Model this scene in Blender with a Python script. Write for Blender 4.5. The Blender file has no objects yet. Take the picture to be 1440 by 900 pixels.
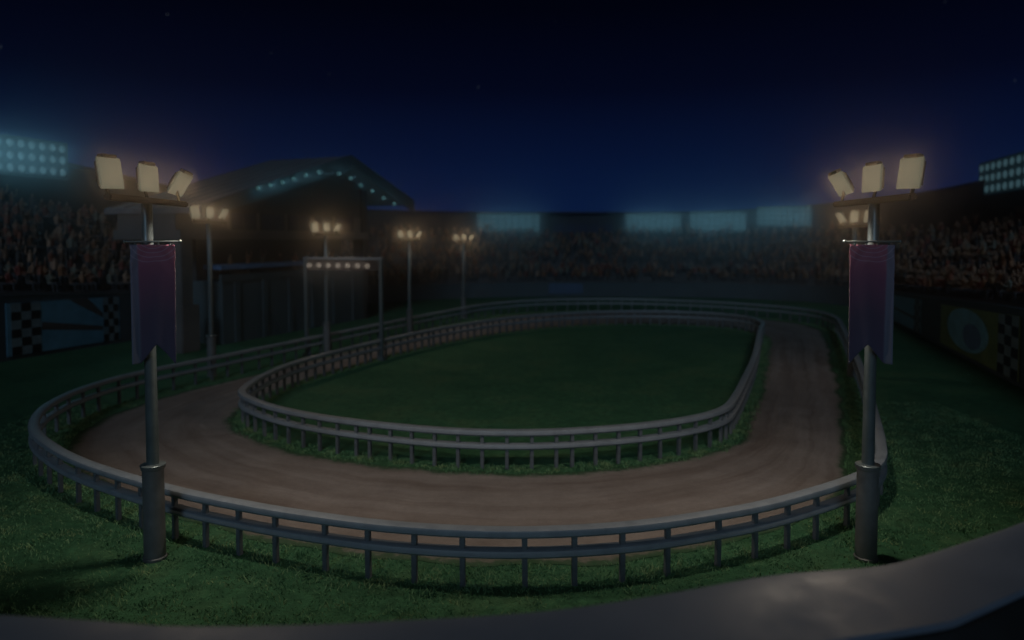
import bpy, bmesh, math, random
import numpy as np
from mathutils import Vector, Matrix
R = math.radians
C = bpy.context.scene.collection
S = bpy.context.scene
rnd = random.Random(7)
nrng = np.random.default_rng(11)

# ------------------------------------------------------------------ camera
cam_d = bpy.data.cameras.new('camera')
cam = bpy.data.objects.new('camera', cam_d); C.objects.link(cam)
cam.location = (0, 0, 7.0)
cam.rotation_euler = (R(90 - 2.7), 0, 0)
cam_d.sensor_width = 36; cam_d.lens = 25.0
cam_d.shift_y = -68 / 1440
cam_d.clip_end = 1500
cam_d.dof.use_dof = True
cam_d.dof.focus_distance = 15.4
cam_d.dof.aperture_fstop = 0.26
S.camera = cam

# ------------------------------------------------------------------ night sky
W = bpy.data.worlds.new('World'); S.world = W
W.use_nodes = True
nt = W.node_tree; nt.nodes.clear()
def N(t, typ, **kw):
    n = t.nodes.new(typ)
    for k, v in kw.items():
        if hasattr(n, k): setattr(n, k, v)
    return n
def ramp(t, stops, interp='LINEAR'):
    n = t.nodes.new('ShaderNodeValToRGB'); cr = n.color_ramp; cr.interpolation = interp
    while len(cr.elements) < len(stops): cr.elements.new(0.5)
    for e, (p, c) in zip(cr.elements, stops):
        e.position = p; e.color = (*c, 1) if len(c) == 3 else c
    return n
def math_node(t, op, a, b=None, clamp=False):
    n = t.nodes.new('ShaderNodeMath'); n.operation = op; n.use_clamp = clamp
    for i, v in enumerate((a, b)):
        if v is None: continue
        if hasattr(v, 'links') or hasattr(v, 'is_linked'): t.links.new(v, n.inputs[i])
        else: n.inputs[i].default_value = v
    return n.outputs[0]
tc = N(nt, 'ShaderNodeTexCoord'); sep = N(nt, 'ShaderNodeSeparateXYZ')
nt.links.new(tc.outputs['Generated'], sep.inputs[0])
elev = math_node(nt, 'ABSOLUTE', sep.outputs['Z'])
vr = ramp(nt, [(0.0, (0.0045, 0.0180, 0.085)), (0.05, (0.0036, 0.0150, 0.072)), (0.12, (0.0022, 0.0080, 0.042)),
               (0.20, (0.0010, 0.0028, 0.0150)), (0.30, (0.0003, 0.0009, 0.0056)), (0.45, (0.0002, 0.0004, 0.0030)), (1, (0.0001, 0.0003, 0.002))])
nt.links.new(elev, vr.inputs[0])
ar = ramp(nt, [(0.0, (0.25,) * 3), (0.80, (0.30,) * 3), (0.91, (0.62,) * 3), (1.0, (1.0,) * 3)], 'EASE')
nt.links.new(math_node(nt, 'MULTIPLY_ADD', sep.outputs['Y'], 1.0), ar.inputs[0])
mulc = N(nt, 'ShaderNodeMix', data_type='RGBA', blend_type='MULTIPLY'); mulc.inputs[0].default_value = 1
nt.links.new(vr.outputs[0], mulc.inputs[6]); nt.links.new(ar.outputs[0], mulc.inputs[7])
vor = N(nt, 'ShaderNodeTexVoronoi', feature='F1'); vor.inputs['Scale'].default_value = 46
nt.links.new(tc.outputs['Generated'], vor.inputs['Vector'])
dot = math_node(nt, 'LESS_THAN', vor.outputs['Distance'], 0.052)
sepc = N(nt, 'ShaderNodeSeparateColor'); nt.links.new(vor.outputs['Color'], sepc.inputs[0])
bright = math_node(nt, 'POWER', sepc.outputs[0], 5.0)
star = math_node(nt, 'MULTIPLY', math_node(nt, 'MULTIPLY', dot, bright), 0.075)
addc = N(nt, 'ShaderNodeMix', data_type='RGBA', blend_type='ADD'); addc.inputs[0].default_value = 1
sc = N(nt, 'ShaderNodeCombineColor')
for i, k in enumerate((0.8, 0.9, 1.0)): nt.links.new(math_node(nt, 'MULTIPLY', star, k), sc.inputs[i])
nt.links.new(mulc.outputs[2], addc.inputs[6]); nt.links.new(sc.outputs[0], addc.inputs[7])
bg = N(nt, 'ShaderNodeBackground'); bg.inputs[1].default_value = 0.66
out = N(nt, 'ShaderNodeOutputWorld')
nt.links.new(addc.outputs[2], bg.inputs[0]); nt.links.new(bg.outputs[0], out.inputs[0])

# moonlight: the one sun lamp, cool and very dim, from low behind the camera's stand
sun_d = bpy.data.lights.new('moonlight', 'SUN'); sun_d.energy = 0.42; sun_d.angle = R(14); sun_d.color = (0.55, 0.78, 1.0)
sun = bpy.data.objects.new('moonlight', sun_d); C.objects.link(sun)
sun.rotation_euler = (R(65), 0, R(-8))
S.view_settings.view_transform = 'Standard'; S.view_settings.look = 'None'
S.view_settings.exposure = 0.0; S.view_settings.gamma = 1.0
S.cycles.volume_bounces = 0
S.cycles.max_bounces = 5
S.cycles.sample_clamp_indirect = 0.4

WARM = (1.0, 0.86, 0.70); TEAL = (0.30, 0.78, 1.0); AMBER = (1.0, 0.64, 0.32)
P_NEAR, P_FAR, P_FLOOD, P_HALO = 780.0, 90.0, 20.0, 8.5
HAZE_DENSITY = 0.0032

# ------------------------------------------------------------------ materials
def mat(name, col, rough=0.7, metal=0.0, noise=None, bump=0.0, spec=0.5, amt=0.3, coord='Object'):
    m = bpy.data.materials.new(name); m.use_nodes = True; t = m.node_tree
    b = t.nodes['Principled BSDF']
    b.inputs['Base Color'].default_value = (*col, 1); b.inputs['Roughness'].default_value = rough
    b.inputs['Metallic'].default_value = metal; b.inputs['Specular IOR Level'].default_value = spec
    if noise:
        tcn = N(t, 'ShaderNodeTexCoord')
        n1 = N(t, 'ShaderNodeTexNoise'); n1.inputs['Scale'].default_value = noise; n1.inputs['Detail'].default_value = 8; n1.inputs['Roughness'].default_value = 0.65
        t.links.new(tcn.outputs[coord], n1.inputs['Vector'])
        lo = tuple(c * (1 - amt) for c in col); hi = tuple(min(1, c * (1 + amt)) for c in col)
        r = ramp(t, [(0.3, lo), (0.7, hi)])
        t.links.new(n1.outputs[0], r.inputs[0]); t.links.new(r.outputs[0], b.inputs['Base Color'])
        rr = ramp(t, [(0.3, (max(0, rough - .1),) * 3), (0.7, (min(1, rough + .12),) * 3)])
        t.links.new(n1.outputs[0], rr.inputs[0]); t.links.new(rr.outputs[0], b.inputs['Roughness'])
        if bump:
            bp = N(t, 'ShaderNodeBump'); bp.inputs['Strength'].default_value = bump; bp.inputs['Distance'].default_value = 0.03
            t.links.new(n1.outputs[0], bp.inputs['Height']); t.links.new(bp.outputs[0], b.inputs['Normal'])
    return m
def emit(name, col, strength=1.0, edge=None):
    m = bpy.data.materials.new(name); m.use_nodes = True; t = m.node_tree
    b = t.nodes['Principled BSDF']
    b.inputs['Base Color'].default_value = (0.02, 0.02, 0.02, 1); b.inputs['Roughness'].default_value = 0.8; b.inputs['Specular IOR Level'].default_value = 0.1
    b.inputs['Emission Color'].default_value = (*col, 1); b.inputs['Emission Strength'].default_value = strength
    m.cycles.emission_sampling = 'NONE'
    return m
M = {}
M['rail'] = mat('painted_rail', (0.195, 0.225, 0.26), 0.5, noise=2.5, bump=0.15, amt=0.16)
M['post'] = mat('painted_post_shade', (0.10, 0.115, 0.13), 0.55, noise=4, bump=0.15, amt=0.2)  # rail paint darkened: shade under overhead light is put into the colour
M['pole'] = mat('galvanised_pole', (0.115, 0.145, 0.155), 0.40, 0.4, noise=5, bump=0.05, amt=0.12)
M['pole_base'] = mat('painted_steel_base', (0.13, 0.135, 0.14), 0.5, 0.2, noise=4, bump=0.1, amt=0.2)
M['bar'] = mat('dark_bar', (0.035, 0.024, 0.021), 0.55, 0.3, noise=6)
M['housing'] = mat('lamp_housing', (0.022, 0.020, 0.018), 0.6, 0.2, noise=6)
M['lens'] = emit('lamp_glass', (0.90, 1.0, 0.76), 0.080)
M['flood_frame'] = mat('floodlight_frame', (0.10, 0.12, 0.13), 0.55, 0.3, noise=3)
M['flood_lens'] = emit('floodlight_glass', (0.40, 0.84, 1.0), 0.085)
M['flood_glow'] = emit('floodlight_backing_glow', (0.30, 0.80, 1.0), 0.011)  # glow between the lamps, put in as faint emission on the backing
M['flood_lens_far'] = emit('floodlight_glass_far', (0.38, 0.84, 1.0), 0.040)
M['bulb_teal'] = emit('eave_bulb_glass', (0.33, 0.92, 1.0), 0.085)
M['bulb_warm'] = emit('gate_bulb_glass', (1.0, 0.84, 0.68), 0.115)
M['concrete'] = mat('parapet_concrete', (0.150, 0.182, 0.238), 0.50, noise=1.2, bump=0.0, amt=0.06, spec=0.30)
M['stand'] = mat('stand_concrete', (0.075, 0.075, 0.08), 0.85, noise=0.8, bump=0.2, amt=0.3)
M['standback'] = mat('stand_back_panel', (0.030, 0.030, 0.034), 0.8, noise=0.6, amt=0.3)
M['standwall'] = mat('stand_wall_paint', (0.048, 0.068, 0.082), 0.7, noise=0.7, bump=0.1, amt=0.25)
M['bldg'] = mat('pavilion_plaster', (0.060, 0.090, 0.104), 0.8, noise=0.5, bump=0.15, amt=0.28)
M['bldg_grey'] = mat('pavilion_grey', (0.13, 0.12, 0.12), 0.75, noise=0.8, bump=0.1, amt=0.2)
M['wood'] = mat('pavilion_timber', (0.04, 0.038, 0.042), 0.7, noise=1.6, bump=0.1, amt=0.3)
M['roof'] = mat('pavilion_roofing', (0.19, 0.20, 0.225), 0.5, 0.2, noise=1.0, bump=0.1, amt=0.25)
M['glass'] = mat('dark_window_glass', (0.008, 0.012, 0.05), 0.40, 0.0, spec=0.4)
M['board_blue_lightened'] = mat('board_blue_lightened', (0.14, 0.34, 0.50), 0.55, noise=1.1, amt=0.22)  # board blue raised in colour because little light reaches the right wall
M['board_stripe'] = mat('board_stripe_blue', (0.05, 0.09, 0.17), 0.6, noise=1.5)
M['black'] = mat('board_black', (0.012, 0.012, 0.014), 0.6, noise=3)
M['white'] = mat('board_pale', (0.17, 0.23, 0.27), 0.6, noise=3, amt=0.2)
M['board_blue'] = mat('board_blue', (0.115, 0.28, 0.42), 0.55, noise=1.1, amt=0.22)
M['board_brown'] = mat('board_brown', (0.085, 0.07, 0.07), 0.6, noise=2)
M['board_yellow'] = mat('board_yellow', (0.17, 0.23, 0.085), 0.6, noise=1.0, amt=0.3)
M['board_disc'] = mat('board_disc', (0.20, 0.46, 0.62), 0.6, noise=0.9, amt=0.3)
M['board_navy'] = mat('board_navy', (0.13, 0.22, 0.40), 0.6, noise=1.5, amt=0.3)

def grass_mat(name='turf', k=1.0):
    m = bpy.data.materials.new(name); m.use_nodes = True; t = m.node_tree; b = t.nodes['Principled BSDF']
    g = N(t, 'ShaderNodeNewGeometry')
    n1 = N(t, 'ShaderNodeTexNoise'); n1.inputs['Scale'].default_value = 0.35; n1.inputs['Detail'].default_value = 6; n1.inputs['Roughness'].default_value = .7
    n2 = N(t, 'ShaderNodeTexNoise'); n2.inputs['Scale'].default_value = 3.2; n2.inputs['Detail'].default_value = 10; n2.inputs['Roughness'].default_value = .75
    for n in (n1, n2): t.links.new(g.outputs['Position'], n.inputs['Vector'])
    r1 = ramp(t, [(p_, tuple(c_ * k for c_ in q_)) for p_, q_ in ((0.3, (0.020, 0.075, 0.036)), (0.5, (0.034, 0.105, 0.050)), (0.72, (0.062, 0.120, 0.055)))])
    t.links.new(n1.outputs[0], r1.inputs[0])
    r2 = ramp(t, [(0.3, (.42, .45, .45)), (0.6, (1.05, 1.05, 1.05)), (.8, (1.45, 1.4, 1.2))]); t.links.new(n2.outputs[0], r2.inputs[0])
    mx = N(t, 'ShaderNodeMix', data_type='RGBA', blend_type='MULTIPLY'); mx.inputs[0].default_value = 1
    t.links.new(r1.outputs[0], mx.inputs[6]); t.links.new(r2.outputs[0], mx.inputs[7]); t.links.new(mx.outputs[2], b.inputs['Base Color'])
    bp = N(t, 'ShaderNodeBump'); bp.inputs['Strength'].default_value = .9; bp.inputs['Distance'].default_value = .12
    t.links.new(n2.outputs[0], bp.inputs['Height']); t.links.new(bp.outputs[0], b.inputs['Normal'])
    b.inputs['Roughness'].default_value = 0.85; b.inputs['Specular IOR Level'].default_value = 0.2
    return m
def dirt_mat():
    m = bpy.data.materials.new('packed_dirt'); m.use_nodes = True; t = m.node_tree; b = t.nodes['Principled BSDF']
    uv = N(t, 'ShaderNodeUVMap'); g = N(t, 'ShaderNodeNewGeometry')
    mp = N(t, 'ShaderNodeMapping'); mp.inputs['Scale'].default_value = (0.045, 5.0, 1); t.links.new(uv.outputs[0], mp.inputs[0])
    n1 = N(t, 'ShaderNodeTexNoise'); n1.inputs['Scale'].default_value = 1.6; n1.inputs['Detail'].default_value = 7; n1.inputs['Roughness'].default_value = .65; n1.inputs['Distortion'].default_value = .4
    t.links.new(mp.outputs[0], n1.inputs['Vector'])
    n2 = N(t, 'ShaderNodeTexNoise'); n2.inputs['Scale'].default_value = 0.55; n2.inputs['Detail'].default_value = 7; n2.inputs['Roughness'].default_value = .7
    n3 = N(t, 'ShaderNodeTexNoise'); n3.inputs['Scale'].default_value = 7.0; n3.inputs['Detail'].default_value = 10; n3.inputs['Roughness'].default_value = .8
    for n in (n2, n3): t.links.new(g.outputs['Position'], n.inputs['Vector'])
    r1 = ramp(t, [(0.30, (0.165, 0.135, 0.122)), (0.46, (0.225, 0.196, 0.184)), (0.60, (0.265, 0.237, 0.226)), (0.75, (0.30, 0.272, 0.262))])
    t.links.new(n1.outputs[0], r1.inputs[0])
    r2 = ramp(t, [(0.3, (.80, .77, .76)), (0.7, (1.14, 1.13, 1.12))]); t.links.new(n2.outputs[0], r2.inputs[0])
    r3 = ramp(t, [(0.3, (.86,) * 3), (0.65, (1.07,) * 3)]); t.links.new(n3.outputs[0], r3.inputs[0])
    m1 = N(t, 'ShaderNodeMix', data_type='RGBA', blend_type='MULTIPLY'); m1.inputs[0].default_value = 1
    m2 = N(t, 'ShaderNodeMix', data_type='RGBA', blend_type='MULTIPLY'); m2.inputs[0].default_value = 1
    t.links.new(r1.outputs[0], m1.inputs[6]); t.links.new(r2.outputs[0], m1.inputs[7])
    t.links.new(m1.outputs[2], m2.inputs[6]); t.links.new(r3.outputs[0], m2.inputs[7]); sv_ = N(t, 'ShaderNodeSeparateXYZ'); t.links.new(uv.outputs[0], sv_.inputs[0])
    ce = math_node(t, 'MULTIPLY', math_node(t, 'MULTIPLY', sv_.outputs[1], math_node(t, 'SUBTRACT', 1.0, sv_.outputs[1])), 4.0)   # 0 at both edges, 1 mid-track
    n4 = N(t, 'ShaderNodeTexNoise'); n4.inputs['Scale'].default_value = 3.0; n4.inputs['Detail'].default_value = 9; n4.inputs['Roughness'].default_value = .75
    t.links.new(g.outputs['Position'], n4.inputs['Vector'])
    ed = ramp(t, [(0.0, (1,) * 3), (0.10, (.9,) * 3), (0.20, (.35,) * 3), (0.32, (0,) * 3)], 'EASE')     # thin grass creeping in from both fences
    t.links.new(math_node(t, 'ADD', ce, math_node(t, 'MULTIPLY', math_node(t, 'SUBTRACT', n4.outputs[0], 0.5), 0.55)), ed.inputs[0])
    m3 = N(t, 'ShaderNodeMix', data_type='RGBA'); t.links.new(ed.outputs[0], m3.inputs[0]); t.links.new(m2.outputs[2], m3.inputs[6]); m3.inputs[7].default_value = (0.036, 0.085, 0.042, 1)
    t.links.new(m3.outputs[2], b.inputs['Base Color'])
    ad = math_node(t, 'ADD', n1.outputs[0], n3.outputs[0])
    bp = N(t, 'ShaderNodeBump'); bp.inputs['Strength'].default_value = .35; bp.inputs['Distance'].default_value = .04
    t.links.new(ad, bp.inputs['Height']); t.links.new(bp.outputs[0], b.inputs['Normal'])
    b.inputs['Roughness'].default_value = 0.92; b.inputs['Specular IOR Level'].default_value = 0.2
    return m
def cloth_mat():
    m = bpy.data.materials.new('dyed_banner_cloth'); m.use_nodes = True; t = m.node_tree; b = t.nodes['Principled BSDF']
    uv = N(t, 'ShaderNodeUVMap'); sp = N(t, 'ShaderNodeSeparateXYZ'); t.links.new(uv.outputs[0], sp.inputs[0])
    r = ramp(t, [(0.0, (0.050, 0.042, 0.088)), (0.35, (0.062, 0.038, 0.078)), (0.68, (0.150, 0.046, 0.100)), (1.0, (0.30, 0.075, 0.135))])
    t.links.new(sp.outputs[1], r.inputs[0])
    edge = ramp(t, [(0.0, (1, 1, 1)), (0.13, (1, 1, 1)), (0.17, (0, 0, 0)), (1, (0, 0, 0))]); t.links.new(sp.outputs[0], edge.inputs[0])
    mx = N(t, 'ShaderNodeMix', data_type='RGBA'); t.links.new(edge.outputs[0], mx.inputs[0])
    t.links.new(r.outputs[0], mx.inputs[6])
    r2 = ramp(t, [(0.0, (0.085, 0.105, 0.16)), (1.0, (0.15, 0.13, 0.20))]); t.links.new(sp.outputs[1], r2.inputs[0])
    t.links.new(r2.outputs[0], mx.inputs[7])
    # thin pale arcs near the top hem
    sx = math_node(t, 'SUBTRACT', sp.outputs[0], 0.5); sy = math_node(t, 'SUBTRACT', sp.outputs[1], 1.10)
    dd = math_node(t, 'SQRT', math_node(t, 'ADD', math_node(t, 'MULTIPLY', math_node(t, 'MULTIPLY', sx, sx), 0.14), math_node(t, 'MULTIPLY', sy, sy)))
    wv = math_node(t, 'SINE', math_node(t, 'MULTIPLY', dd, 150.0))
    ring = math_node(t, 'GREATER_THAN', wv, 0.80)
    inside = math_node(t, 'LESS_THAN', dd, 0.285)
    k = math_node(t, 'MULTIPLY', math_node(t, 'MULTIPLY', ring, inside), 0.55)
    mx2 = N(t, 'ShaderNodeMix', data_type='RGBA'); t.links.new(k, mx2.inputs[0]); t.links.new(mx.outputs[2], mx2.inputs[6])
    mx2.inputs[7].default_value = (0.30, 0.24, 0.33, 1)
    t.links.new(mx2.outputs[2], b.inputs['Base Color'])
    b.inputs['Roughness'].default_value = 0.75; b.inputs['Sheen Weight'].default_value = 0.2
    return m
def person_mat(name, cols, island):
    m = bpy.data.materials.new(name); m.use_nodes = True; t = m.node_tree; b = t.nodes['Principled BSDF']
    src = N(t, 'ShaderNodeNewGeometry').outputs['Random Per Island'] if island else N(t, 'ShaderNodeObjectInfo').outputs['Random']
    r = ramp(t, [((i + .0) / len(cols), c) for i, c in enumerate(cols)], 'CONSTANT')
    t.links.new(src, r.inputs[0]); t.links.new(r.outputs[0], b.inputs['Base Color']); b.inputs['Roughness'].default_value = .85
    return m
M['turf'] = grass_mat('turf', 1.55); M['infield'] = grass_mat('infield_turf', 1.95); M['dirt'] = dirt_mat(); M['cloth'] = cloth_mat()  # infield is the same turf, lightened in colour in place of lamp light
SHIRTS = [(0.30, 0.14, 0.10), (0.12, 0.09, 0.08), (0.42, 0.30, 0.22), (0.22, 0.08, 0.07), (0.30, 0.24, 0.16), (0.10, 0.13, 0.16), (0.50, 0.42, 0.36), (0.16, 0.10, 0.06), (0.34, 0.20, 0.12), (0.28, 0.10, 0.10), (0.24, 0.34, 0.36), (0.20, 0.16, 0.13)]
M['shirt'] = person_mat('clothing', [tuple(c * w for c, w in zip(k, (.80, .58, .46))) for k in SHIRTS], False); M['shirt_i'] = person_mat('crowd_clothing', [tuple(c * w for c, w in zip(k, (.52, .40, .33))) for k in SHIRTS], True)  # crowd copy darkened in colour to stand for dim light on far stands
M['skin'] = mat('skin', (0.30, 0.18, 0.12), 0.6); M['hair'] = mat('hair', (0.035, 0.022, 0.016), 0.6)
M['trousers'] = mat('trousers', (0.05, 0.05, 0.06), 0.8)
def blade_mat():
    m = bpy.data.materials.new('grass_blades'); m.use_nodes = True; t = m.node_tree; b = t.nodes['Principled BSDF']
    g = N(t, 'ShaderNodeNewGeometry')
    n1 = N(t, 'ShaderNodeTexNoise'); n1.inputs['Scale'].default_value = 1.6; n1.inputs['Detail'].default_value = 5
    t.links.new(g.outputs['Position'], n1.inputs['Vector'])
    r1 = ramp(t, [(0.3, (0.055, 0.15, 0.072)), (0.5, (0.115, 0.24, 0.115)), (0.7, (0.20, 0.275, 0.125))]); t.links.new(n1.outputs[0], r1.inputs[0])
    t.links.new(r1.outputs[0], b.inputs['Base Color']); b.inputs['Roughness'].default_value = .7; b.inputs['Specular IOR Level'].default_value = .25
    return m
M['blade'] = blade_mat()

# ------------------------------------------------------------------ mesh helpers
class MB:
    def __init__(s): s.v = []; s.f = []; s.mi = []; s.uv = None
    def add(s, vs, fs, mi=0):
        o = len(s.v); s.v += [tuple(p) for p in vs]; s.f += [tuple(i + o for i in f) for f in fs]; s.mi += [mi] * len(fs); return s
    def box(s, c, size, rz=0.0, bev=0.0, mat=None, mi=0):
        bm = bmesh.new(); bmesh.ops.create_cube(bm, size=1)
        bmesh.ops.scale(bm, vec=size, verts=bm.verts)
        if bev: bmesh.ops.bevel(bm, geom=bm.edges[:], offset=bev, segments=2, affect='EDGES')
        Mx = Matrix.Translation(c) @ (mat if mat is not None else Matrix.Rotation(rz, 4, 'Z'))
        bm.verts.index_update()
        s.add([Mx @ v.co for v in bm.verts], [[v.index for v in f.verts] for f in bm.faces], mi); bm.free(); return s
    def tube(s, pts, rad, n=12, caps=True, mi=0):
        pts = [Vector(p) for p in pts]; rads = rad if hasattr(rad, '__len__') else [rad] * len(pts)
        vs = []; fs = []
        for i, p in enumerate(pts):
            d = (pts[min(i + 1, len(pts) - 1)] - pts[max(i - 1, 0)]).normalized()
            a = d.orthogonal().normalized() if abs(d.z) < .99 else Vector((1, 0, 0)); b = d.cross(a).normalized()
            for k in range(n):
                q = 2 * math.pi * k / n; vs.append(p + (a * math.cos(q) + b * math.sin(q)) * rads[i])
        for i in range(len(pts) - 1):
            for k in range(n): fs.append((i * n + k, i * n + (k + 1) % n, (i + 1) * n + (k + 1) % n, (i + 1) * n + k))
        if caps: fs.append(tuple(range(n))[::-1]); fs.append(tuple((len(pts) - 1) * n + k for k in range(n)))
        return s.add(vs, fs, mi)
    def lathe(s, prof, n=28, c=(0, 0, 0)):
        vs = []; fs = []
        for r, z in prof:
            for k in range(n): q = 2 * math.pi * k / n; vs.append((c[0] + r * math.cos(q), c[1] + r * math.sin(q), c[2] + z))
        for i in range(len(prof) - 1):
            for k in range(n): fs.append((i * n + k, i * n + (k + 1) % n, (i + 1) * n + (k + 1) % n, (i + 1) * n + k))
        fs.append(tuple(range(n))[::-1]); fs.append(tuple((len(prof) - 1) * n + k for k in range(n)))
        return s.add(vs, fs)
    def sphere(s, c, r, n=12):
        return s.lathe([(max(1e-4, r * math.sin(math.pi * i / 8)), -r * math.cos(math.pi * i / 8)) for i in range(9)], n, c)
    def prism(s, poly, z0, z1):
        n = len(poly)
        return s.add([(x, y, z0) for x, y in poly] + [(x, y, z1) for x, y in poly],
                     [tuple(range(n))[::-1], tuple(range(n, 2 * n))] + [(i, (i + 1) % n, n + (i + 1) % n, n + i) for i in range(n)])
    def build(s, name, m, parent=None, smooth=False):
        me = bpy.data.meshes.new(name); me.from_pydata(s.v, [], s.f)
        for mm in (m if isinstance(m, (list, tuple)) else [m]): me.materials.append(mm)
        if any(s.mi): me.polygons.foreach_set('material_index', s.mi)
        bm = bmesh.new(); bm.from_mesh(me); bmesh.ops.recalc_face_normals(bm, faces=bm.faces[:]); bm.to_mesh(me); bm.free()
        if smooth:
            me.polygons.foreach_set('use_smooth', [True] * len(me.polygons))
            me.set_sharp_from_angle(angle=R(35))
        me.update()
        o = bpy.data.objects.new(name, me); C.objects.link(o)
        if parent: o.parent = parent
        return o
def tag(o, label=None, cat=None, group=None, kind=None):
    if label: o['label'] = label
    if cat: o['category'] = cat
    if group: o['group'] = group
    if kind: o['kind'] = kind
    return o
def thing(name, loc, rz, label, cat, group=None):
    o = bpy.data.objects.new(name, None); C.objects.link(o); o.location = loc; o.rotation_euler = (0, 0, rz); o.empty_display_size = .2
    return tag(o, label, cat, group)
def kids(o): return [c for c in C.objects if c.parent == o]
def copy_tree(o, parent=None):
    c = o.copy(); C.objects.link(c)
    if parent: c.parent = parent
    for k in kids(o): copy_tree(k, c)
    return c
def catmull(P, closed, step):
    P = np.array(P, float); n = len(P); out = []
    rng_ = range(n) if closed else range(n - 1)
    for i in rng_:
        g = lambda j: P[j % n] if closed else P[min(max(j, 0), n - 1)]
        p0, p1, p2, p3 = g(i - 1), g(i), g(i + 1), g(i + 2)
        for t in np.linspace(0, 1, 24, endpoint=False):
            out.append(.5 * (2 * p1 + (p2 - p0) * t + (2 * p0 - 5 * p1 + 4 * p2 - p3) * t * t + (3 * p1 - p0 - 3 * p2 + p3) * t ** 3))
    if not closed: out.append(P[-1])
    out = np.array(out)
    if closed:                                  # ease small kinks between the control points
        for _ in range(30): out = .5 * out + .25 * (np.roll(out, 1, 0) + np.roll(out, -1, 0))
    Q = np.vstack([out, out[:1]]) if closed else out
    d = np.r_[0, np.cumsum(np.linalg.norm(np.diff(Q[:, :2], axis=0), axis=1))]
    m = int(round(d[-1] / step)); s = np.linspace(0, d[-1], m, endpoint=not closed)
    return np.stack([np.interp(s, d, Q[:, k]) for k in range(Q.shape[1])], 1), d[-1]
def normals(P, closed):
    if closed: d = np.roll(P, -1, 0) - np.roll(P, 1, 0)
    else: d = np.gradient(P, axis=0)
    d = d[:, :2] / np.linalg.norm(d[:, :2], axis=1)[:, None]
    return np.stack([d[:, 1], -d[:, 0]], 1)       # right-hand side of travel
def sweep(P, prof, closed=True):
    """prof: (lateral, z) closed profile"""
    Nn = normals(P, closed); k = len(prof); n = len(P); vs = []; fs = []
    for p, q in zip(P, Nn):
        for l, z in prof: vs.append((p[0] + q[0] * l, p[1] + q[1] * l, z))
    for i in range(n if closed else n - 1):
        j = (i + 1) % n
        for a in range(k): b = (a + 1) % k; fs.append((i * k + a, j * k + a, j * k + b, i * k + b))
    mb = MB().add(vs, fs)
    if not closed: mb.f += [tuple(range(k)), tuple((n - 1) * k + a for a in range(k))[::-1]]; mb.mi += [0, 0]
    return mb
def rrect(w, z0, z1, b):
    h = w / 2
    return [(-h + b, z0), (h - b, z0), (h, z0 + b), (h, z1 - b), (h - b * .3, z1 - b * .3), (h - b, z1), (-h + b, z1), (-h + b * .3, z1 - b * .3), (-h, z1 - b), (-h, z0 + b)]
AX = R(22); CA, SA = math.cos(AX), math.sin(AX)
def nt2(n, t): return (n * CA + t * SA, -n * SA + t * CA)   # stadium frame (across, along) -> world

# ------------------------------------------------------------------ ground, infield, track
OUT = [(-14.7, 21.6), (-16.0, 23.9), (-16.6, 26.1), (-16.7, 28.1), (-16.4, 30.3), (-15.4, 33.0), (-14.5, 35.0), (-12.0, 41.2), (-8.3, 50.2), (-4.4, 59.0), (-1.8, 63.6),
       (1.5, 66.7), (5.5, 68.3), (12.0, 68.2), (18.0, 65.6), (22.4, 61.6), (24.4, 57.6), (24.2, 53.2), (22.6, 48.6), (19.6, 41.2), (15.4, 31.0), (11.6, 22.4),
       (10.5, 20.0), (9.7, 18.5), (8.5, 17.2), (6.0, 15.6), (4.2, 14.8), (2.3, 14.2), (0, 13.95), (-2.3, 14.2), (-4.4, 14.8), (-6.2, 15.5), (-8.1, 16.4), (-10.9, 18.1), (-12.9, 19.7)]
INN = [(-10.2, 26.6), (-10.55, 28.4), (-10.6, 30.4), (-10.3, 33.0), (-9.4, 35.9), (-7.4, 40.8), (-4.5, 46.4), (-1.0, 51.3), (3.0, 54.8), (7.4, 56.8), (12.4, 56.8), (16.0, 55.2),
       (17.6, 52.6), (17.4, 49.2), (15.4, 44.0), (12.2, 35.4), (9.2, 28.2), (8.1, 25.7), (7.3, 24.2), (6.0, 23.0), (4.0, 22.0), (1.7, 21.4), (0, 21.25), (-1.7, 21.4), (-3.5, 21.9), (-5.5, 22.7), (-7.3, 23.7), (-8.8, 24.9)]
outP, outL = catmull(OUT, True, .25); innP, innL = catmull(INN, True, .25)

ground = MB()
G = 60
gx = np.concatenate([np.linspace(-190, -40, 8)[:-1], np.linspace(-40, 50, G), np.linspace(50, 190, 8)[1:]])
gy = np.concatenate([np.linspace(-190, 0, 8)[:-1], np.linspace(0, 110, G), np.linspace(110, 190, 6)[1:]])
ground.add([(x, y, 0) for y in gy for x in gx], [(j * len(gx) + i, j * len(gx) + i + 1, (j + 1) * len(gx) + i + 1, (j + 1) * len(gx) + i) for j in range(len(gy) - 1) for i in range(len(gx) - 1)])
tag(ground.build('ground', M['turf']), kind='structure')

inf = MB(); cI = np.array([3.0, 39.5]); RI = [innP + (cI - innP) * w for w in (.004, .12, .3, .5, .75)]; nI = len(innP)
inf.add([(p[0], p[1], .006) for ring in RI for p in ring] + [(cI[0], cI[1], .006)],
        [(k * nI + i, k * nI + (i + 1) % nI, (k + 1) * nI + (i + 1) % nI, (k + 1) * nI + i) for k in range(4) for i in range(nI)] + [(4 * nI + i, 4 * nI + (i + 1) % nI, 5 * nI) for i in range(nI)])
tag(inf.build('infield_turf', M['infield']), kind='structure')

def wob(n, amp, seed):
    r = np.random.default_rng(seed); a = np.zeros(n); s = np.arange(n) / n * 2 * np.pi
    for k in list(range(5, 60, 4)) + [97, 131, 173, 211]: a += r.normal() * np.cos(k * s + r.random() * 6.3) / (k ** .55)
    return amp * a / a.std()
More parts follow.
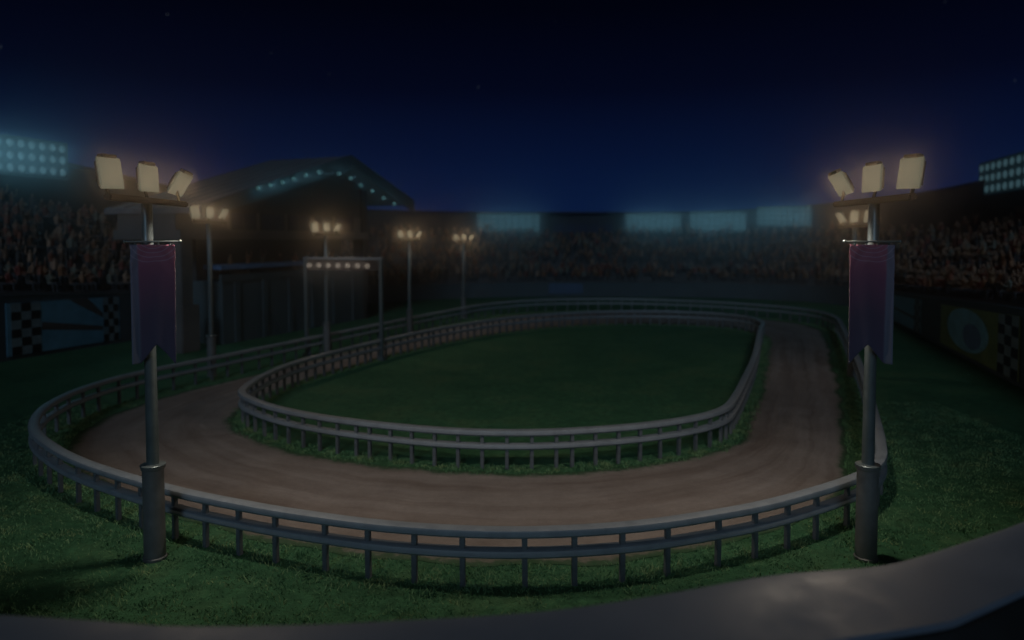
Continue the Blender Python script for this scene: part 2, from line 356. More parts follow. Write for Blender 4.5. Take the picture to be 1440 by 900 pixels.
# the track is one sheet: for each point of its inner edge, the nearest-by-angle point of the outer edge
Nn = normals(outP, True)                         # OUT runs clockwise: right side = inside
ctr = np.array([3.0, 39.5]) ; inside = np.sign(np.sum(Nn * (ctr - outP), 1).mean())
oe = outP + Nn * inside * (0.85 + wob(len(outP), .07, 1))[:, None]
Ni = normals(innP, True); outs = -np.sign(np.sum(Ni * (ctr - innP), 1).mean())
ie = innP + Ni * outs * (0.38 + wob(len(innP), .07, 2))[:, None]
K = 1400; js = np.linspace(0, 1, K, endpoint=False)
def sample(E, s): i = s * len(E); a = np.floor(i).astype(int) % len(E); f = (i - np.floor(i))[:, None]; return E[a] * (1 - f) + E[(a + 1) % len(E)] * f
io = sample(oe, js)
ii = np.array([ie[np.argmin(np.linalg.norm(ie - p, axis=1))] for p in innP])
nearest = np.array([np.argmin(np.linalg.norm(ie - p, axis=1)) for p in io], float)
un = np.unwrap(nearest / len(ie) * 2 * np.pi); ker = np.ones(61) / 61
pad = np.r_[un[-30:] - np.sign(un[-1] - un[0]) * 2 * np.pi, un, un[:30] + np.sign(un[-1] - un[0]) * 2 * np.pi]
un = np.convolve(pad, ker, 'valid') / (2 * np.pi)
iI = sample(ie, un % 1.0)
trk = MB(); CS = 10; vs = []; fs = []; uvs = []
for a in range(K):
    for c in range(CS + 1):
        w = c / CS; p = io[a] * (1 - w) + iI[a] * w; vs.append((p[0], p[1], .012))
for a in range(K):
    b = (a + 1) % K
    for c in range(CS): fs.append((a * (CS + 1) + c, a * (CS + 1) + c + 1, b * (CS + 1) + c + 1, b * (CS + 1) + c))
trk.add(vs, fs); track = trk.build('dirt_track', M['dirt'])
uvl = track.data.uv_layers.new(name='UVMap'); nv = np.zeros(len(track.data.loops), np.int32); track.data.loops.foreach_get('vertex_index', nv)
row, col = nv // (CS + 1), nv % (CS + 1)
pol = np.repeat(np.arange(K * CS) // CS, 4)
sv = np.where((row == 0) & (pol == K - 1), K, row) / K * outL
uvl.data.foreach_set('uv', np.stack([sv, col / CS], 1).astype(np.float32).ravel())
tag(track, kind='structure')

# ------------------------------------------------------------------ foreground parapet
far_e = [(-16, 9.2), (-10, 7.25), (-7, 6.85), (-5, 6.72), (-4, 6.62), (-3.2, 6.52), (-2.2, 6.53), (-1.2, 6.6), (.3, 6.78), (1.5, 7.1), (2.8, 7.52), (4.0, 7.72), (4.6, 7.95), (5.4, 8.35), (6.6, 9.0), (9, 10.5), (14, 14.0)]
near_e = [(-16, 7.6), (-10, 5.75), (-6, 5.3), (-3, 5.15), (0, 5.4), (2.6, 6.12), (4.1, 6.48), (5.2, 7.08), (6.6, 7.85), (9, 9.2), (14, 12.7)]
fe, _ = catmull(far_e, False, .2)
ne = np.array(near_e); ne2, _ = catmull([p for p in near_e], False, .2)
def parapet():
    n = 120; a, _ = catmull(far_e, False, .02); b = np.array(near_e, float)
    bd = np.r_[0, np.cumsum(np.linalg.norm(np.diff(b, axis=0), axis=1))]
    ai = a[np.linspace(0, len(a) - 1, n).astype(int)]
    bi = np.stack([np.interp(ai[:, 0], b[:, 0], b[:, k]) for k in range(2)], 1)
    H, rv = 3.4, .10; vs = []; fs = []
    for p, q in zip(ai, bi):
        d = (q - p) / np.linalg.norm(q - p)
        ring = [(p, 0.0)] + [(p + d * rv * (1 - math.cos(x)), H - rv + rv * math.sin(x)) for x in np.linspace(0, math.pi / 2, 6)] + \
               [(p + (q - p) * w, H) for w in (.25, .5, .75)] + [(q - d * .03, H), (q, H - .03), (q, H - .05), (q - d * .06, H - .05), (q - d * .06, 0.0)]
        vs += [(u[0], u[1], z) for u, z in ring]
    k = len(vs) // n
    for i in range(n - 1):
        for c in range(k - 1): fs.append((i * k + c, i * k + c + 1, (i + 1) * k + c + 1, (i + 1) * k + c))
    return MB().add(vs, fs)
pw = thing('parapet_wall', (0, 0, 0), 0, 'broad grey concrete parapet curving across the foreground below the track', 'wall')
parapet().build('coping', M['concrete'], pw, True)
def shaded_inner_face():
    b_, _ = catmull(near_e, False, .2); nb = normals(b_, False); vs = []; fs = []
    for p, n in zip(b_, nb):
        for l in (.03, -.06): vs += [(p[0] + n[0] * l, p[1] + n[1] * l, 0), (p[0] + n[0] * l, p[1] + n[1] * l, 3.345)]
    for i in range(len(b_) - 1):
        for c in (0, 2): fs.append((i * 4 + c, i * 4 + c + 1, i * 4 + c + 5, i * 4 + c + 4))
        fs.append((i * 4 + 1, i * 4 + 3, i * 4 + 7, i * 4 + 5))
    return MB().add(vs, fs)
shaded_inner_face().build('shaded_inner_face', mat('painted_inner_shade', (0.014, 0.014, 0.016), .8, noise=2), pw)  # shade on the camera-side face, painted in as near-black

# ------------------------------------------------------------------ the two track fences
def fence(name, P, L, spacing, label, nkeep=100):
    t = thing(name, (float(P[0][0]), float(P[0][1]), 0), 0, label, 'fence')
    ox, oy = P[0]; Q = P - P[0]
    sweep(Q, rrect(.30, 1.03, 1.21, .05)).build('top_rail', M['rail'], t, True)
    sweep(Q, rrect(.30, .62, .79, .05)).build('lower_rail', M['rail'], t, True)
    n = int(L / spacing); idx = np.linspace(0, len(Q), n, endpoint=False).astype(int); NN = normals(P, True)
    order = sorted(idx, key=lambda i: np.hypot(P[i][0], P[i][1]) + (50 if abs(P[i][0]) > .76 * P[i][1] else 0))
    pm = MB().box((0, 0, .53), (.11, .11, 1.06), bev=.012); first = pm.build('post', M['post'], t)
    for j, i in enumerate(order[:nkeep]):
        o = first if j == 0 else first.copy()
        if j: C.objects.link(o); o.parent = t
        o.location = (Q[i][0], Q[i][1], 0); o.rotation_euler = (0, 0, math.atan2(NN[i][1], NN[i][0]) + rnd.uniform(-.03, .03)); o.rotation_euler.x = rnd.uniform(-.012, .012)
    far = MB()
    for i in order[nkeep:]: far.box((Q[i][0], Q[i][1], .53), (.11, .11, 1.06), math.atan2(NN[i][1], NN[i][0]))
    if far.v: tag(far.build('post_row', M['post'], t), kind='stuff')
    return t
fence('track_fence', outP, outL, 1.06, 'long pale two-rail fence running round the outer edge of the dirt track')
fence('infield_fence', innP, innL, .72, 'smaller pale two-rail fence around the green infield inside the dirt track')

# ------------------------------------------------------------------ lamp posts
def light(name, kind, loc, power, col, parent, **kw):
    d = bpy.data.lights.new(name, kind); d.energy = power; d.color = col
    for k, v in kw.items(): setattr(d, k, v)
    o = bpy.data.objects.new(name, d); C.objects.link(o); o.location = loc
    if parent: o.parent = parent
    return o
def make_lamp(side, label, group, power):
    """side +1: the heads face +X (left row); -1 mirrored"""
    t = thing('lamp_post', (0, 0, 0), 0, label, 'lamp post', group)
    b = MB().lathe([(.245, 0), (.245, .05), (.222, .07), (.218, 1.98), (.236, 1.99), (.25, 2.02), (.25, 2.07), (.235, 2.09), (.13, 2.10)], 36).build('base', M['pole_base'], t, True)
    MB().lathe([(.128, 2.08), (.118, 4.5), (.112, 7.72), (.10, 7.74)], 28).build('pole', M['pole'], t, True)
    MB().lathe([(.252, 2.062), (.258, 2.07), (.258, 2.085), (.24, 2.10), (.13, 2.105)], 36).build('collar', M['pole'], t, True)
    MB().box((side * .02, .12, 7.80), (.16, 3.3, .13), bev=.03).build('crossbar', M['bar'], t)
    for (y, z, tilt, roll, w, h) in ((-1.45, 8.25, -6, 3, .68, .60), (0.0, 8.27, -2, 0, .66, .57), (1.45, 8.26, 29, -7, .64, .56)):
        yaw = R(-6)
        n = Vector((math.cos(yaw) * math.cos(R(tilt)), math.sin(yaw) * math.cos(R(tilt)), -math.sin(R(tilt))))
        r = Vector((0, 0, 1)).cross(n).normalized(); u = n.cross(r)
        rr, ro = R(roll), Matrix
        r2 = r * math.cos(rr) + u * math.sin(rr); u2 = -r * math.sin(rr) + u * math.cos(rr)
        Mx = Matrix((r2, u2, n)).transposed().to_4x4(); c = Vector((.06, y, z))
        if side < 0: F = Matrix.Scale(-1, 4, (1, 0, 0))
        else: F = Matrix.Identity(4)
        hb = MB()
        hb.box(c - n * .07, (w * .86, h * .86, .09), mat=Mx, bev=.03)
        hb.box(c - n * .02 + u2 * (h / 2 + .03), (w * .62, .07, .14), mat=Mx, bev=.015)
        hb.box(c - n * .15, (w * .45, h * .5, .09), mat=Mx, bev=.02)
        hb.tube([c - n * .16, Vector((.02, y, 7.84))], .035, 8)
        for i, p in enumerate(hb.v): hb.v[i] = tuple(F @ Vector(p))
        h_ = hb.build('lamp_head', M['housing'], t)
        lb = MB().box(c - n * .005, (w, h, .045), mat=Mx, bev=.012)
        for i, p in enumerate(lb.v): lb.v[i] = tuple(F @ Vector(p))
        lb.build('lens', M['lens'], h_)
        c2, n2 = F @ (c + n * .05), (F.to_3x3() @ n)
        al = light('lamp_face_light', 'AREA', c2, P_HALO, AMBER, t, shape='RECTANGLE', size=w, size_y=h)
        al.rotation_euler = n2.to_track_quat('-Z', 'Y').to_euler()
    sp_ = light('lamp_light', 'SPOT', (side * 1.05, .35, 8.0), power, WARM, t, shadow_soft_size=.22, spot_size=R(150), spot_blend=.5)
    sp_.rotation_euler = Vector((side * .34, .14, -.90)).to_track_quat('-Z', 'Y').to_euler()
    return t
lampL = make_lamp(1, 'nearest left lamp post, thick grey base beside the front curve of the fence', 'lamp posts along the left of the track', P_NEAR)
lampL.location = (-7.81, 15.25, 0)
lampR = make_lamp(-1, 'nearest right lamp post, thick grey base beside the front corner of the fence', 'lamp posts along the right of the track', P_NEAR)
lampR.location = (7.74, 15.25, 0)
for src, x, y, zs, lab in ((lampL, -15.23, 35.8, 1.0, 'lamp post just behind the left purple banner, before the pavilion'),
                           (lampL, -11.15, 42.6, .925, 'lamp post rising beside the left leg of the bulb-lit gate'),
                           (lampL, -7.45, 51.5, .88, 'lamp post right of the gate, in front of the dark end of the pavilion'),
                           (lampL, -4.25, 62, .855, 'farthest small lamp post on the left row, beside a teal floodlight panel'),
                           (lampR, 17.2, 35.7, .975, 'small distant lamp post half hidden behind the right near lamp post')):
    o = copy_tree(src); o.location = (x, y, 0); o.scale = (1, 1, zs); o['label'] = lab
    o.rotation_euler = (0, 0, -(R(27) - math.atan2(-x, y)) if x < 0 else 0)
    for k in kids(o):
        if k.type == 'LIGHT' and k.data.type == 'SPOT': k.data = k.data.copy(); k.data.energy = P_FAR

# ------------------------------------------------------------------ banners
def make_banner(side, label):
    t = thing('banner', (0, 0, 0), 0, label, 'banner', 'purple banners hung on the near lamp posts')
    nx, nz = 26, 60; w, hgt = .93, 2.53; vs = []; uv = []; fs = []
    for j in range(nz + 1):
        v = j / nz
        for i in range(nx + 1):
            u = i / nx; x = (u - .5) * (w - .06 * v)
            notch = .42 * max(0, 1 - abs(u - .56) / .42)                     # swallow-tail bottom
            L = hgt - notch * (1 if v > 0 else 0)
            z = -v * L
            y = .020 * math.sin(u * 7.5 + 1.2 * v) * (0.35 + v) + .008 * math.sin(u * 15 + 3 * v) * v
            y += .020 * math.sin((v * 30) - 7 * (u - .5) ** 2 * 4) * max(0, 1 - v * 3.2)   # slack folds under the rod
            y -= .11 * max(0, 1 - u / .16) ** 1.2 * (.3 + v)                    # curled outer edge
            vs.append((side * x, y, z)); uv.append((u, 1 - v))
    for j in range(nz):
        for i in range(nx): a = j * (nx + 1) + i; fs.append((a, a + 1, a + nx + 2, a + nx + 1))
    o = MB().add(vs, fs).build('cloth', M['cloth'], t, True)
    ul = o.data.uv_layers.new(name='UVMap'); li = np.zeros(len(o.data.loops), np.int32); o.data.loops.foreach_get('vertex_index', li)
    ul.data.foreach_set('uv', np.array(uv, np.float32)[li].ravel())
    md = o.modifiers.new('thickness', 'SOLIDIFY'); md.thickness = .006
    MB().tube([(-.57, 0, .065), (.57, 0, .065)], .020, 10).build('rod', M['pole'], t, True)
    for s in (-1, 1): MB().sphere((s * .585, 0, .065), .038).build('finial', M['pole'], t, True)
    for s in (-.36, -.12, .12, .36): MB().box((s, 0, .035), (.03, .05, .09), bev=.008).build('loop', M['pole'], t)
    MB().box((side * -.11, .09, .065), (.07, .17, .06), bev=.01).build('bracket', M['bar'], t)
    return t
bl = make_banner(1, 'purple swallow-tailed banner with pale left edge, hung on the left near lamp post'); bl.location = (-7.585, 15.02, 6.86)
br = make_banner(-1, 'purple swallow-tailed banner with pale right edge, hung on the right near lamp post'); br.location = (7.60, 15.02, 6.86)

# ------------------------------------------------------------------ grandstand bowl
BW = [(-33.6, 25.6), (-28.7, 40.4), (-27.35, 44.2), (-26.0, 48.0), (-22.2, 58.6), (-18.6, 69), (-14.2, 77), (-6, 82.4), (5, 84.5), (18, 84.2), (27, 81.8), (33, 76.8), (35.0, 70.4), (33.9, 66), (32.0, 59.6), (28.3, 47.6), (24.6, 35.6), (22.0, 27.0), (18.4, 15.4)]
HW = [3.8, 3.65, 3.4, 3.2, 2.6, 2.1, 1.7, 1.6, 1.6, 1.6, 1.6, 1.7, 1.9, 2.1, 2.35, 2.9, 3.5, 3.6, 3.8]
ZT = [13.6, 13.4, 13.3, 13.2, 12, 11, 10.5, 10.3, 10.3, 10.3, 10.6, 11.4, 12.4, 13.0, 14.0, 14.8, 14.8, 14.8, 14.8]
bw, bwL = catmull([(*p, a, b) for p, a, b in zip(BW, HW, ZT)], False, .5)
bn = -normals(bw, False)                          # outward: path runs clockwise seen from above -> left side
ROWS = [(1.0, .25), (1.85, .70), (2.7, 1.15), (4.5, 2.15), (5.35, 2.65), (6.2, 3.15), (7.05, 3.65), (8.4, 4.45), (9.2, 4.95), (10.0, 5.45)]   # (setback, floor above wall top)
DEP = 11.2
def at_s(s, lat, dz):
    i = min(max(s / bwL, 0), 1) * (len(bw) - 1); a = int(min(i, len(bw) - 2)); f = i - a
    p = bw[a] * (1 - f) + bw[a + 1] * f; n = bn[a] * (1 - f) + bn[a + 1] * f; n = n / np.linalg.norm(n)
    return (p[0] + n[0] * lat, p[1] + n[1] * lat, p[2] + dz), n, p
def s_of(x, y):
    return float(np.argmin(np.hypot(bw[:, 0] - x, bw[:, 1] - y))) / (len(bw) - 1) * bwL
def stand(s0, s1, label):
    p0, _, _ = at_s((s0 + s1) / 2, 0, 0); t = thing('grandstand', (p0[0], p0[1], 0), 0, label, 'grandstand', 'grandstands around the track')
    n = max(3, int((s1 - s0) / .9)); ss = np.linspace(s0, s1, n)
    def loft(prof, name, m):
        vs = []; fs = []; k = None
        for s in ss:
            q, nn, p = at_s(s, 0, 0)
            pr = prof(p[2], p[3]); k = len(pr)
            for l, z in pr: vs.append((p[0] + nn[0] * l - p0[0], p[1] + nn[1] * l - p0[1], z))
        for i in range(n - 1):
            for c in range(k): d = (c + 1) % k; fs.append((i * k + c, (i + 1) * k + c, (i + 1) * k + d, i * k + d))
        mb = MB().add(vs, fs); mb.f += [tuple(range(k)), tuple((n - 1) * k + c for c in range(k))[::-1]]; mb.mi += [0, 0]
        return mb.build(name, m, t)
    loft(lambda h, z: [(0, 0), (.28, 0), (.28, h + .02), (0, h + .02)], 'front_wall', M['standwall'])
    loft(lambda h, z: [(-.05, h + .021), (.33, h + .021), (.33, h + .12), (-.05, h + .12)], 'wall_coping', M['standwall'])
    def seats(h, z):
        pr = [(.285, 0.01), (.285, h - .25)]; last = h - .25
        for l, dz in ROWS:
            pr += [(l - .42, last), (l - .42, h + dz)]; last = h + dz
        pr += [(DEP, last), (DEP, .01)]
        return pr
    loft(seats, 'seating', M['stand'])
    loft(lambda h, z: [(DEP + .005, 0), (DEP + .6, 0), (DEP + .6, z), (DEP + .005, z)], 'back_wall', M['standback'])
    loft(lambda h, z: [(DEP - .25, z + .004), (DEP + .8, z + .004), (DEP + .8, z + .2), (DEP - .25, z + .2)], 'back_coping', M['standback'])
    # guard rail in front of the upper rows
    vs = []
    for s in np.arange(s0 + .1, s1 - .1, 2.2):
        q, nn, p = at_s(s, 3.75, 0); vs.append((q[0] - p0[0], q[1] - p0[1], p[2] + 2.15))
    g = MB()
    if len(vs) > 2:
        g.tube([(a, b, c + .9) for a, b, c in vs], .035, 6)
        for a, b, c in vs: g.tube([(a, b, c - .95), (a, b, c + .9)], .03, 6)
        g.build('guard_rail', M['post'], t)
    return t
sA = s_of(-27.0, 45.6); sB = s_of(*nt2(-42, 53.0)); sC = s_of(26, 82.2); sD = s_of(33.9, 66)
stand(0.1, sB, 'dark grandstand on the left full of spectators above the blue checkered board')
stand(sB + .01, sC, 'far dark grandstand beyond the end of the track, crowded, topped by floodlights')
stand(sC + .01, sD, 'curved corner grandstand beyond the far right bend, between far and right stands')
stand(sD + .01, bwL - .1, 'dark grandstand on the right full of spectators above the yellow board')

# ------------------------------------------------------------------ advertising boards on the stand walls
def board_frame(s0, s1):
    a, na, pa = at_s(s0, 0, 0); b, nb, pb = at_s(s1, 0, 0); return np.array(a[:2]), np.array(b[:2]), pa[2], pb[2]
def board(A, B, label, field, deco, z0=.25, ha=3.0, hb=3.0, group=None):
    """A is the board's left end as seen from the track; A, B on the wall plane"""
    A = np.array(A, float); B = np.array(B, float); d = B - A; L = np.linalg.norm(d); d /= L
    rz = math.atan2(d[1], d[0])
    t = thing('advert_board', (A[0], A[1], 0), rz, label, 'advertising board', group)
    def H(x): return z0 + (ha + (hb - ha) * x / L - z0)
    def quad(pts, depth, name, m):
        mb = MB(); n = len(pts)
        mb.add([(x, -depth, z) for x, z in pts] + [(x, -.012, z) for x, z in pts], [tuple(range(n)), tuple(range(n, 2 * n))[::-1]] + [(i, (i + 1) % n, n + (i + 1) % n, n + i) for i in range(n)])
        return mb.build(name, m, t)
    quad([(0, z0), (L, z0), (L, H(L)), (0, H(0))], .06, 'panel', field)
    def checks(x0, x1, nc, nr):
        quad([(x0, z0 + .02), (x1, z0 + .02), (x1, H(x1) - .02), (x0, H(x0) - .02)], .068, 'checker_strip', M['white'])
        mb = MB(); w = (x1 - x0) / nc
        for i in range(nc):
            for j in range(nr):
                if (i + j) % 2: continue
                xa, xb = x0 + i * w, x0 + (i + 1) * w; za = z0 + (H(xa) - z0) * j / nr; zb = z0 + (H(xa) - z0) * (j + 1) / nr
                mb.box(((xa + xb) / 2, -.072, (za + zb) / 2), (w * .96, .012, (zb - za) * .96))
        k = mb.build('check_squares', M['black'], t)
    deco(quad, checks, L, H)
    return t
def deco_left(q, ch, L, H):
    ch(.25, 2.05, 3, 6); ch(L - 1.25, L - .1, 3, 6)
    q([(2.1, 1.55), (L - 1.3, 1.02), (L - 1.3, 1.30), (2.1, 2.02)], .070, 'stripe', M['board_brown'])
    q([(3.9, 3.18), (L - 1.3, 1.85), (L - 1.3, 2.15), (5.2, 3.18)], .070, 'stripe', M['board_brown'])
board((-28.72 - .03, 40.2), (-26.28, 47.35), 'blue advertising board with dark diagonal stripes between two checkered strips, left stand wall', M['board_blue'], deco_left, .25, 3.28, 3.1)
q0 = np.array([24.6, 35.6]); dq = np.array([.295, .956]) / np.linalg.norm([.295, .956])
def rw(s):
    k, n, p = at_s(s_of(*(q0 + dq * s)), -.02, 0); return (k[0], k[1])
def deco_yellow(q, ch, L, H):
    ch(L - 2.75, L - .05, 3, 6)
    cx, cz = L * .40, 1.72
    q([(cx + 3.7 * math.cos(a), cz + 1.22 * math.sin(a)) for a in np.linspace(0, 2 * math.pi, 40, endpoint=False)], .070, 'emblem_disc', M['board_disc'])
    q([(cx + 1.0 + 1.6 * math.cos(a), cz - .25 + .72 * math.sin(a)) for a in np.linspace(0, 2 * math.pi, 32, endpoint=False)], .074, 'emblem_spot', M['board_navy'])
board(rw(10.6), rw(-2.7), 'yellow board with a large blue oval and a checkered strip, right stand wall', M['board_yellow'], deco_yellow, .25, 2.75, 3.35)
def deco_blue(q, ch, L, H):
    ch(L - 1.9, L - .1, 3, 6)
    q([(0.1, 1.28), (L - 2, 1.05), (L - 2, 1.22), (0.1, 1.45)], .070, 'stripe', M['board_brown'])
    q([(0.1, 1.75), (2.0, 2.18), (.1, 2.18)], .070, 'stripe', M['board_brown'])
board(rw(29.0), rw(15.2), 'small blue board with one dark stripe beside the right banner, right stand wall', M['board_blue_lightened'], deco_blue, .2, 2.12, 2.6)
fa, _, _ = at_s(s_of(4.4, 84.4), -.02, 0); fb, _, _ = at_s(s_of(8.6, 84.6), -.02, 0)
board(fa[:2], fb[:2], 'tiny plain navy board on the far stand wall behind the track', M['board_stripe'], lambda q, c, L, H: q([(.3, .75), (L - .3, .75), (L - .3, 1.35), (.3, 1.35)], .068, 'stripe', M['board_stripe']), .4, 1.6, 1.6)

# ------------------------------------------------------------------ floodlight panels
def floodlight(s, w, h, cols, rows, zc, label, lat=DEP - .45, lean=8, s_end=None, power=1.0, cell=.8, gp='floodlight panels on top of the stands'):
    (x, y, _), n, p = at_s(s, lat, 0)
    rz = math.atan2(-n[1], -n[0]) + math.pi / 2        # local -Y faces the track
    t = thing('floodlight_panel', (x, y, zc), rz, label, 'floodlight', gp)
    b = MB().box((0, .10, 0), (w + .2, .14, h + .2), bev=.02)
    for i in range(-2, 3): b.box((i * w / 5, .26, -.1), (.1, .35, h * .9))
    b.build('frame', M['flood_frame'], t)
    MB().box((0, .018, 0), (w + .02, .02, h + .02)).build('backing_glow', M['flood_glow'], t)
    cw, chh = w / cols, h / rows; first = None
    for i in range(cols):
        for j in range(rows):
            if first is None:
                pr = [(.001, -.07), (.5 * cell * .7, -.062), (.5 * cell * .94, -.035), (.5 * cell, .0)]
                mb = MB(); n_ = 16; vs = []; fs = []
                for r_, yy in pr:
                    for k in range(n_): a = 2 * math.pi * k / n_; vs.append((r_ * cw * math.cos(a), yy, r_ * chh * math.sin(a)))
                for a in range(len(pr) - 1):
                    for k in range(n_): fs.append((a * n_ + k, a * n_ + (k + 1) % n_, (a + 1) * n_ + (k + 1) % n_, (a + 1) * n_ + k))
                o = first = mb.add(vs, fs).build('lamp', M['flood_lens' if cell < .8 else 'flood_lens_far'], t, True)
            else: o = first.copy(); C.objects.link(o); o.parent = t
            o.location = ((i + .5) * cw - w / 2, .004, (j + .5) * chh - h / 2)
    a = light('flood_light', 'AREA', (0, -.35, 0), P_FLOOD * power, TEAL, t, shape='RECTANGLE', size=w, size_y=h)
    a.rotation_euler = (R(-80), 0, 0); a.data.spread = R(80)
    return t
def s_back(u, lat=DEP - .45):                        # stand position whose upper back lies in pixel column u of a 1440-wide frame
    best = None
    for s in np.linspace(.5, bwL - .5, 1600):
        q, _, _ = at_s(s, lat, 0)
        if q[1] < 30: continue
        e = abs((q[0] / q[1]) * 1000 + 720 - u)
        if best is None or e < best[0]: best = (e, s, q[1])
    return best[1], best[2]
def z_at(v, Y): return 7.0 - (v - 335) / 1000 * Y
def panel_px(u0, u1, v0, v1, cols, rows, label, power=1.0, cell=.84):
    sa, Ya = s_back(u0); sb, Yb = s_back(u1); pa, _, _ = at_s(sa, DEP - .45, 0); pb, _, _ = at_s(sb, DEP - .45, 0)
    w = math.hypot(pa[0] - pb[0], pa[1] - pb[1]); Y = (Ya + Yb) / 2
    return floodlight((sa + sb) / 2, w, (v1 - v0) / 1000 * Y, cols, rows, z_at((v0 + v1) / 2, Y), label, cell=cell, power=power)
panel_px(-38, 98, 195, 246, 9, 3, 'teal floodlight panel with separate round lamps above the left stand', 4.2, .62)
panel_px(669, 757, 301, 327, 9, 4, 'dim teal floodlight panel on the far stand, left of the dark gap', .45)
panel_px(880, 957, 301, 326, 9, 4, 'teal floodlight panel on the far stand, just right of the dark gap', .45)
panel_px(971, 1050, 299, 325, 9, 4, 'teal floodlight panel on the far stand, middle of the three right ones', .45)
panel_px(1063, 1139, 291, 318, 9, 4, 'teal floodlight panel at the far corner, rightmost of the far stand', .45)
panel_px(1334, 1470, 222, 270, 12, 3, 'long teal floodlight panel above the right stand at the frame edge', 2.4, .66)
# dark booth on top of the far stand between the panels
sbk, Yk = s_back(818)
q, n, p = at_s(sbk, DEP - 1.0, 0); rz = math.atan2(-n[1], -n[0]) + math.pi / 2
bt = thing('roof_booth', (q[0], q[1], 0), rz, 'dark unlit booth at the top of the far stand between two floodlight panels', 'booth')
MB().box((0, .6, 7.9), (8.6, 2.6, 4.6), bev=.05).build('body', M['standback'], bt)
MB().box((0, .3, 10.33), (9.2, 3.6, .22), bev=.03).build('roof', M['standback'], bt)
for i in range(5): MB().box((-3.2 + i * 1.6, -.72, 8.3), (1.4, .06, 1.1)).build('window', M['glass'], bt)

# ------------------------------------------------------------------ pavilion with the gabled roof
pv = thing('pavilion', (*nt2(-35, 42), 0), -AX + math.pi / 2, 'dark pavilion with a wide gabled roof and teal bulbs under its eaves', 'building')
# local frame: +x along the track (t), +y away from the track (-n)
def pb(t0, t1, n0, n1, z0, z1, bev=.0): return MB().box(((t0 + t1) / 2 - 42, (-(n0 + n1) / 2) - 35, (z0 + z1) / 2), (t1 - t0, abs(n1 - n0), z1 - z0), bev=bev)
pb(36, 52.2, -35, -41.7, 0, 4.15).build('ground_floor', M['bldg'], pv)
pb(36, 52.2, -37.2, -41.3, 4.16, 6.9).build('middle_floor', M['wood'], pv)
pb(35.6, 52.5, -34.7, -36.2, 4.95, 5.25).build('balcony_canopy', M['board_navy'], pv)
pb(35.8, 52.4, -34.9, -35.05, 4.155, 4.62).build('balustrade', M['bldg'], pv)
pb(32.3, 52.6, -34.6, -40.3, 6.905, 7.5, .04).build('floor_band', M['bldg_grey'], pv)
pb(32.5, 52.4, -35.2, -40.1, 7.505, 8.75).build('upper_wall', M['bldg_grey'], pv)
for i in range(5):
    x = 37.0 + i * 2.9
    w_ = pb(x, x + 2.3, -35.12, -35.24, 7.62, 8.68).build('window', M['glass'], pv)
    f = MB()
    for a, b, c, d in ((x - .08, x + 2.38, 7.54, 7.615), (x - .08, x + 2.38, 8.685, 8.76), (x - .08, x - .004, 7.618, 8.682), (x + 2.304, x + 2.38, 7.618, 8.682), (x + 1.11, x + 1.19, 7.622, 8.678)):
        f.box(((a + b) / 2 - 42, .155, (c + d) / 2), (b - a, .12, d - c))
    f.build('window_frame', M['wood'], w_)
pb(32.45, 33.35, -34.75, -35.6, 2.9, 6.9, .04).build('corner_pillar', M['bldg_grey'], pv)
pb(32.2, 33.6, -34.5, -35.9, 0, 2.9, .05).build('pillar_pedestal', M['bldg_grey'], pv)
for i in range(6): pb(37 + i * 2.7, 37.5 + i * 2.7, -34.9, -35.0, .02, 4.1, .02).build('pilaster', M['bldg'], pv)
# gable wall and roof
TL, TP, TR, ZL, ZP, ZR = 32.3, 47.6, 57.4, 8.85, 13.45, 10.35
n0, n1 = -33.0, -41.0
def roof_slab(name, ta, za, tb, zb, m, th=.35, n0=n0, n1=n1):
    mb = MB(); vs = []
    for n in (n0, n1):
        for (t, z) in ((ta, za), (tb, zb), (tb, zb - th), (ta, za - th)): vs.append((t - 42, -n - 35, z))
    mb.add(vs, [(0, 1, 2, 3), (7, 6, 5, 4), (0, 4, 5, 1), (1, 5, 6, 2), (2, 6, 7, 3), (3, 7, 4, 0)]); return mb.build(name, m, pv)
ra = roof_slab('roof_slope', TL, ZL, TP - .003, ZP, M['roof']); rb_ = roof_slab('roof_slope', TP + .003, ZP, TR, ZR, M['roof'])
for k, (par, ta, za, tb, zb) in enumerate(((ra, TL, ZL, TP, ZP), (rb_, TP, ZP, TR, ZR))):
    mb = MB()
    for i in range(7):                               # standing seams
        n = n0 - .4 - i * 1.2; d = Vector((tb - ta, 0, zb - za)); L = d.length
        mb.box(((ta + tb) / 2 - 42, -n - 35, (za + zb) / 2 + .03), (L * .985, .07, .09), mat=Matrix.Rotation(-math.atan2(zb - za, tb - ta), 4, 'Y'))
    o = mb.build('roof_seam', M['roof'], par)
    fb_ = MB(); vs = []
    for n in (n0 + .14, n0 + .004):
        for (t, z) in ((ta, za + .12), (tb, zb + .12), (tb, zb - 1.0), (ta, za - .75)): vs.append((t - 42, -n - 35, z))
    fb_.add(vs, [(0, 1, 2, 3), (7, 6, 5, 4), (0, 4, 5, 1), (1, 5, 6, 2), (2, 6, 7, 3), (3, 7, 4, 0)])
    fb_.build('rake_board', M['bldg'], par)
gw = MB(); pts = [(32.6, 8.755), (52.5, 8.755), (52.5, 11.45), (TP, 13.0), (33, 8.8)]
gw.add([(t - 42, .25, z) for t, z in pts] + [(t - 42, .55, z) for t, z in pts], [(0, 1, 2, 3, 4), (9, 8, 7, 6, 5)] + [(i, (i + 1) % 5, 5 + (i + 1) % 5, 5 + i) for i in range(5)])
gw.build('gable_wall', M['wood'], pv)
pb(52.2, 52.9, -35.0, -36.0, 0, 11.2).build('end_pier', M['standback'], pv)
bulb = MB().sphere((0, 0, 0), .15, 12)
b0 = None
BPX = [(365, 265), (382, 261), (399, 257), (415, 252), (432, 247), (450, 243), (478, 245), (494, 251), (508, 261), (524, 269), (540, 279), (555, 287)]
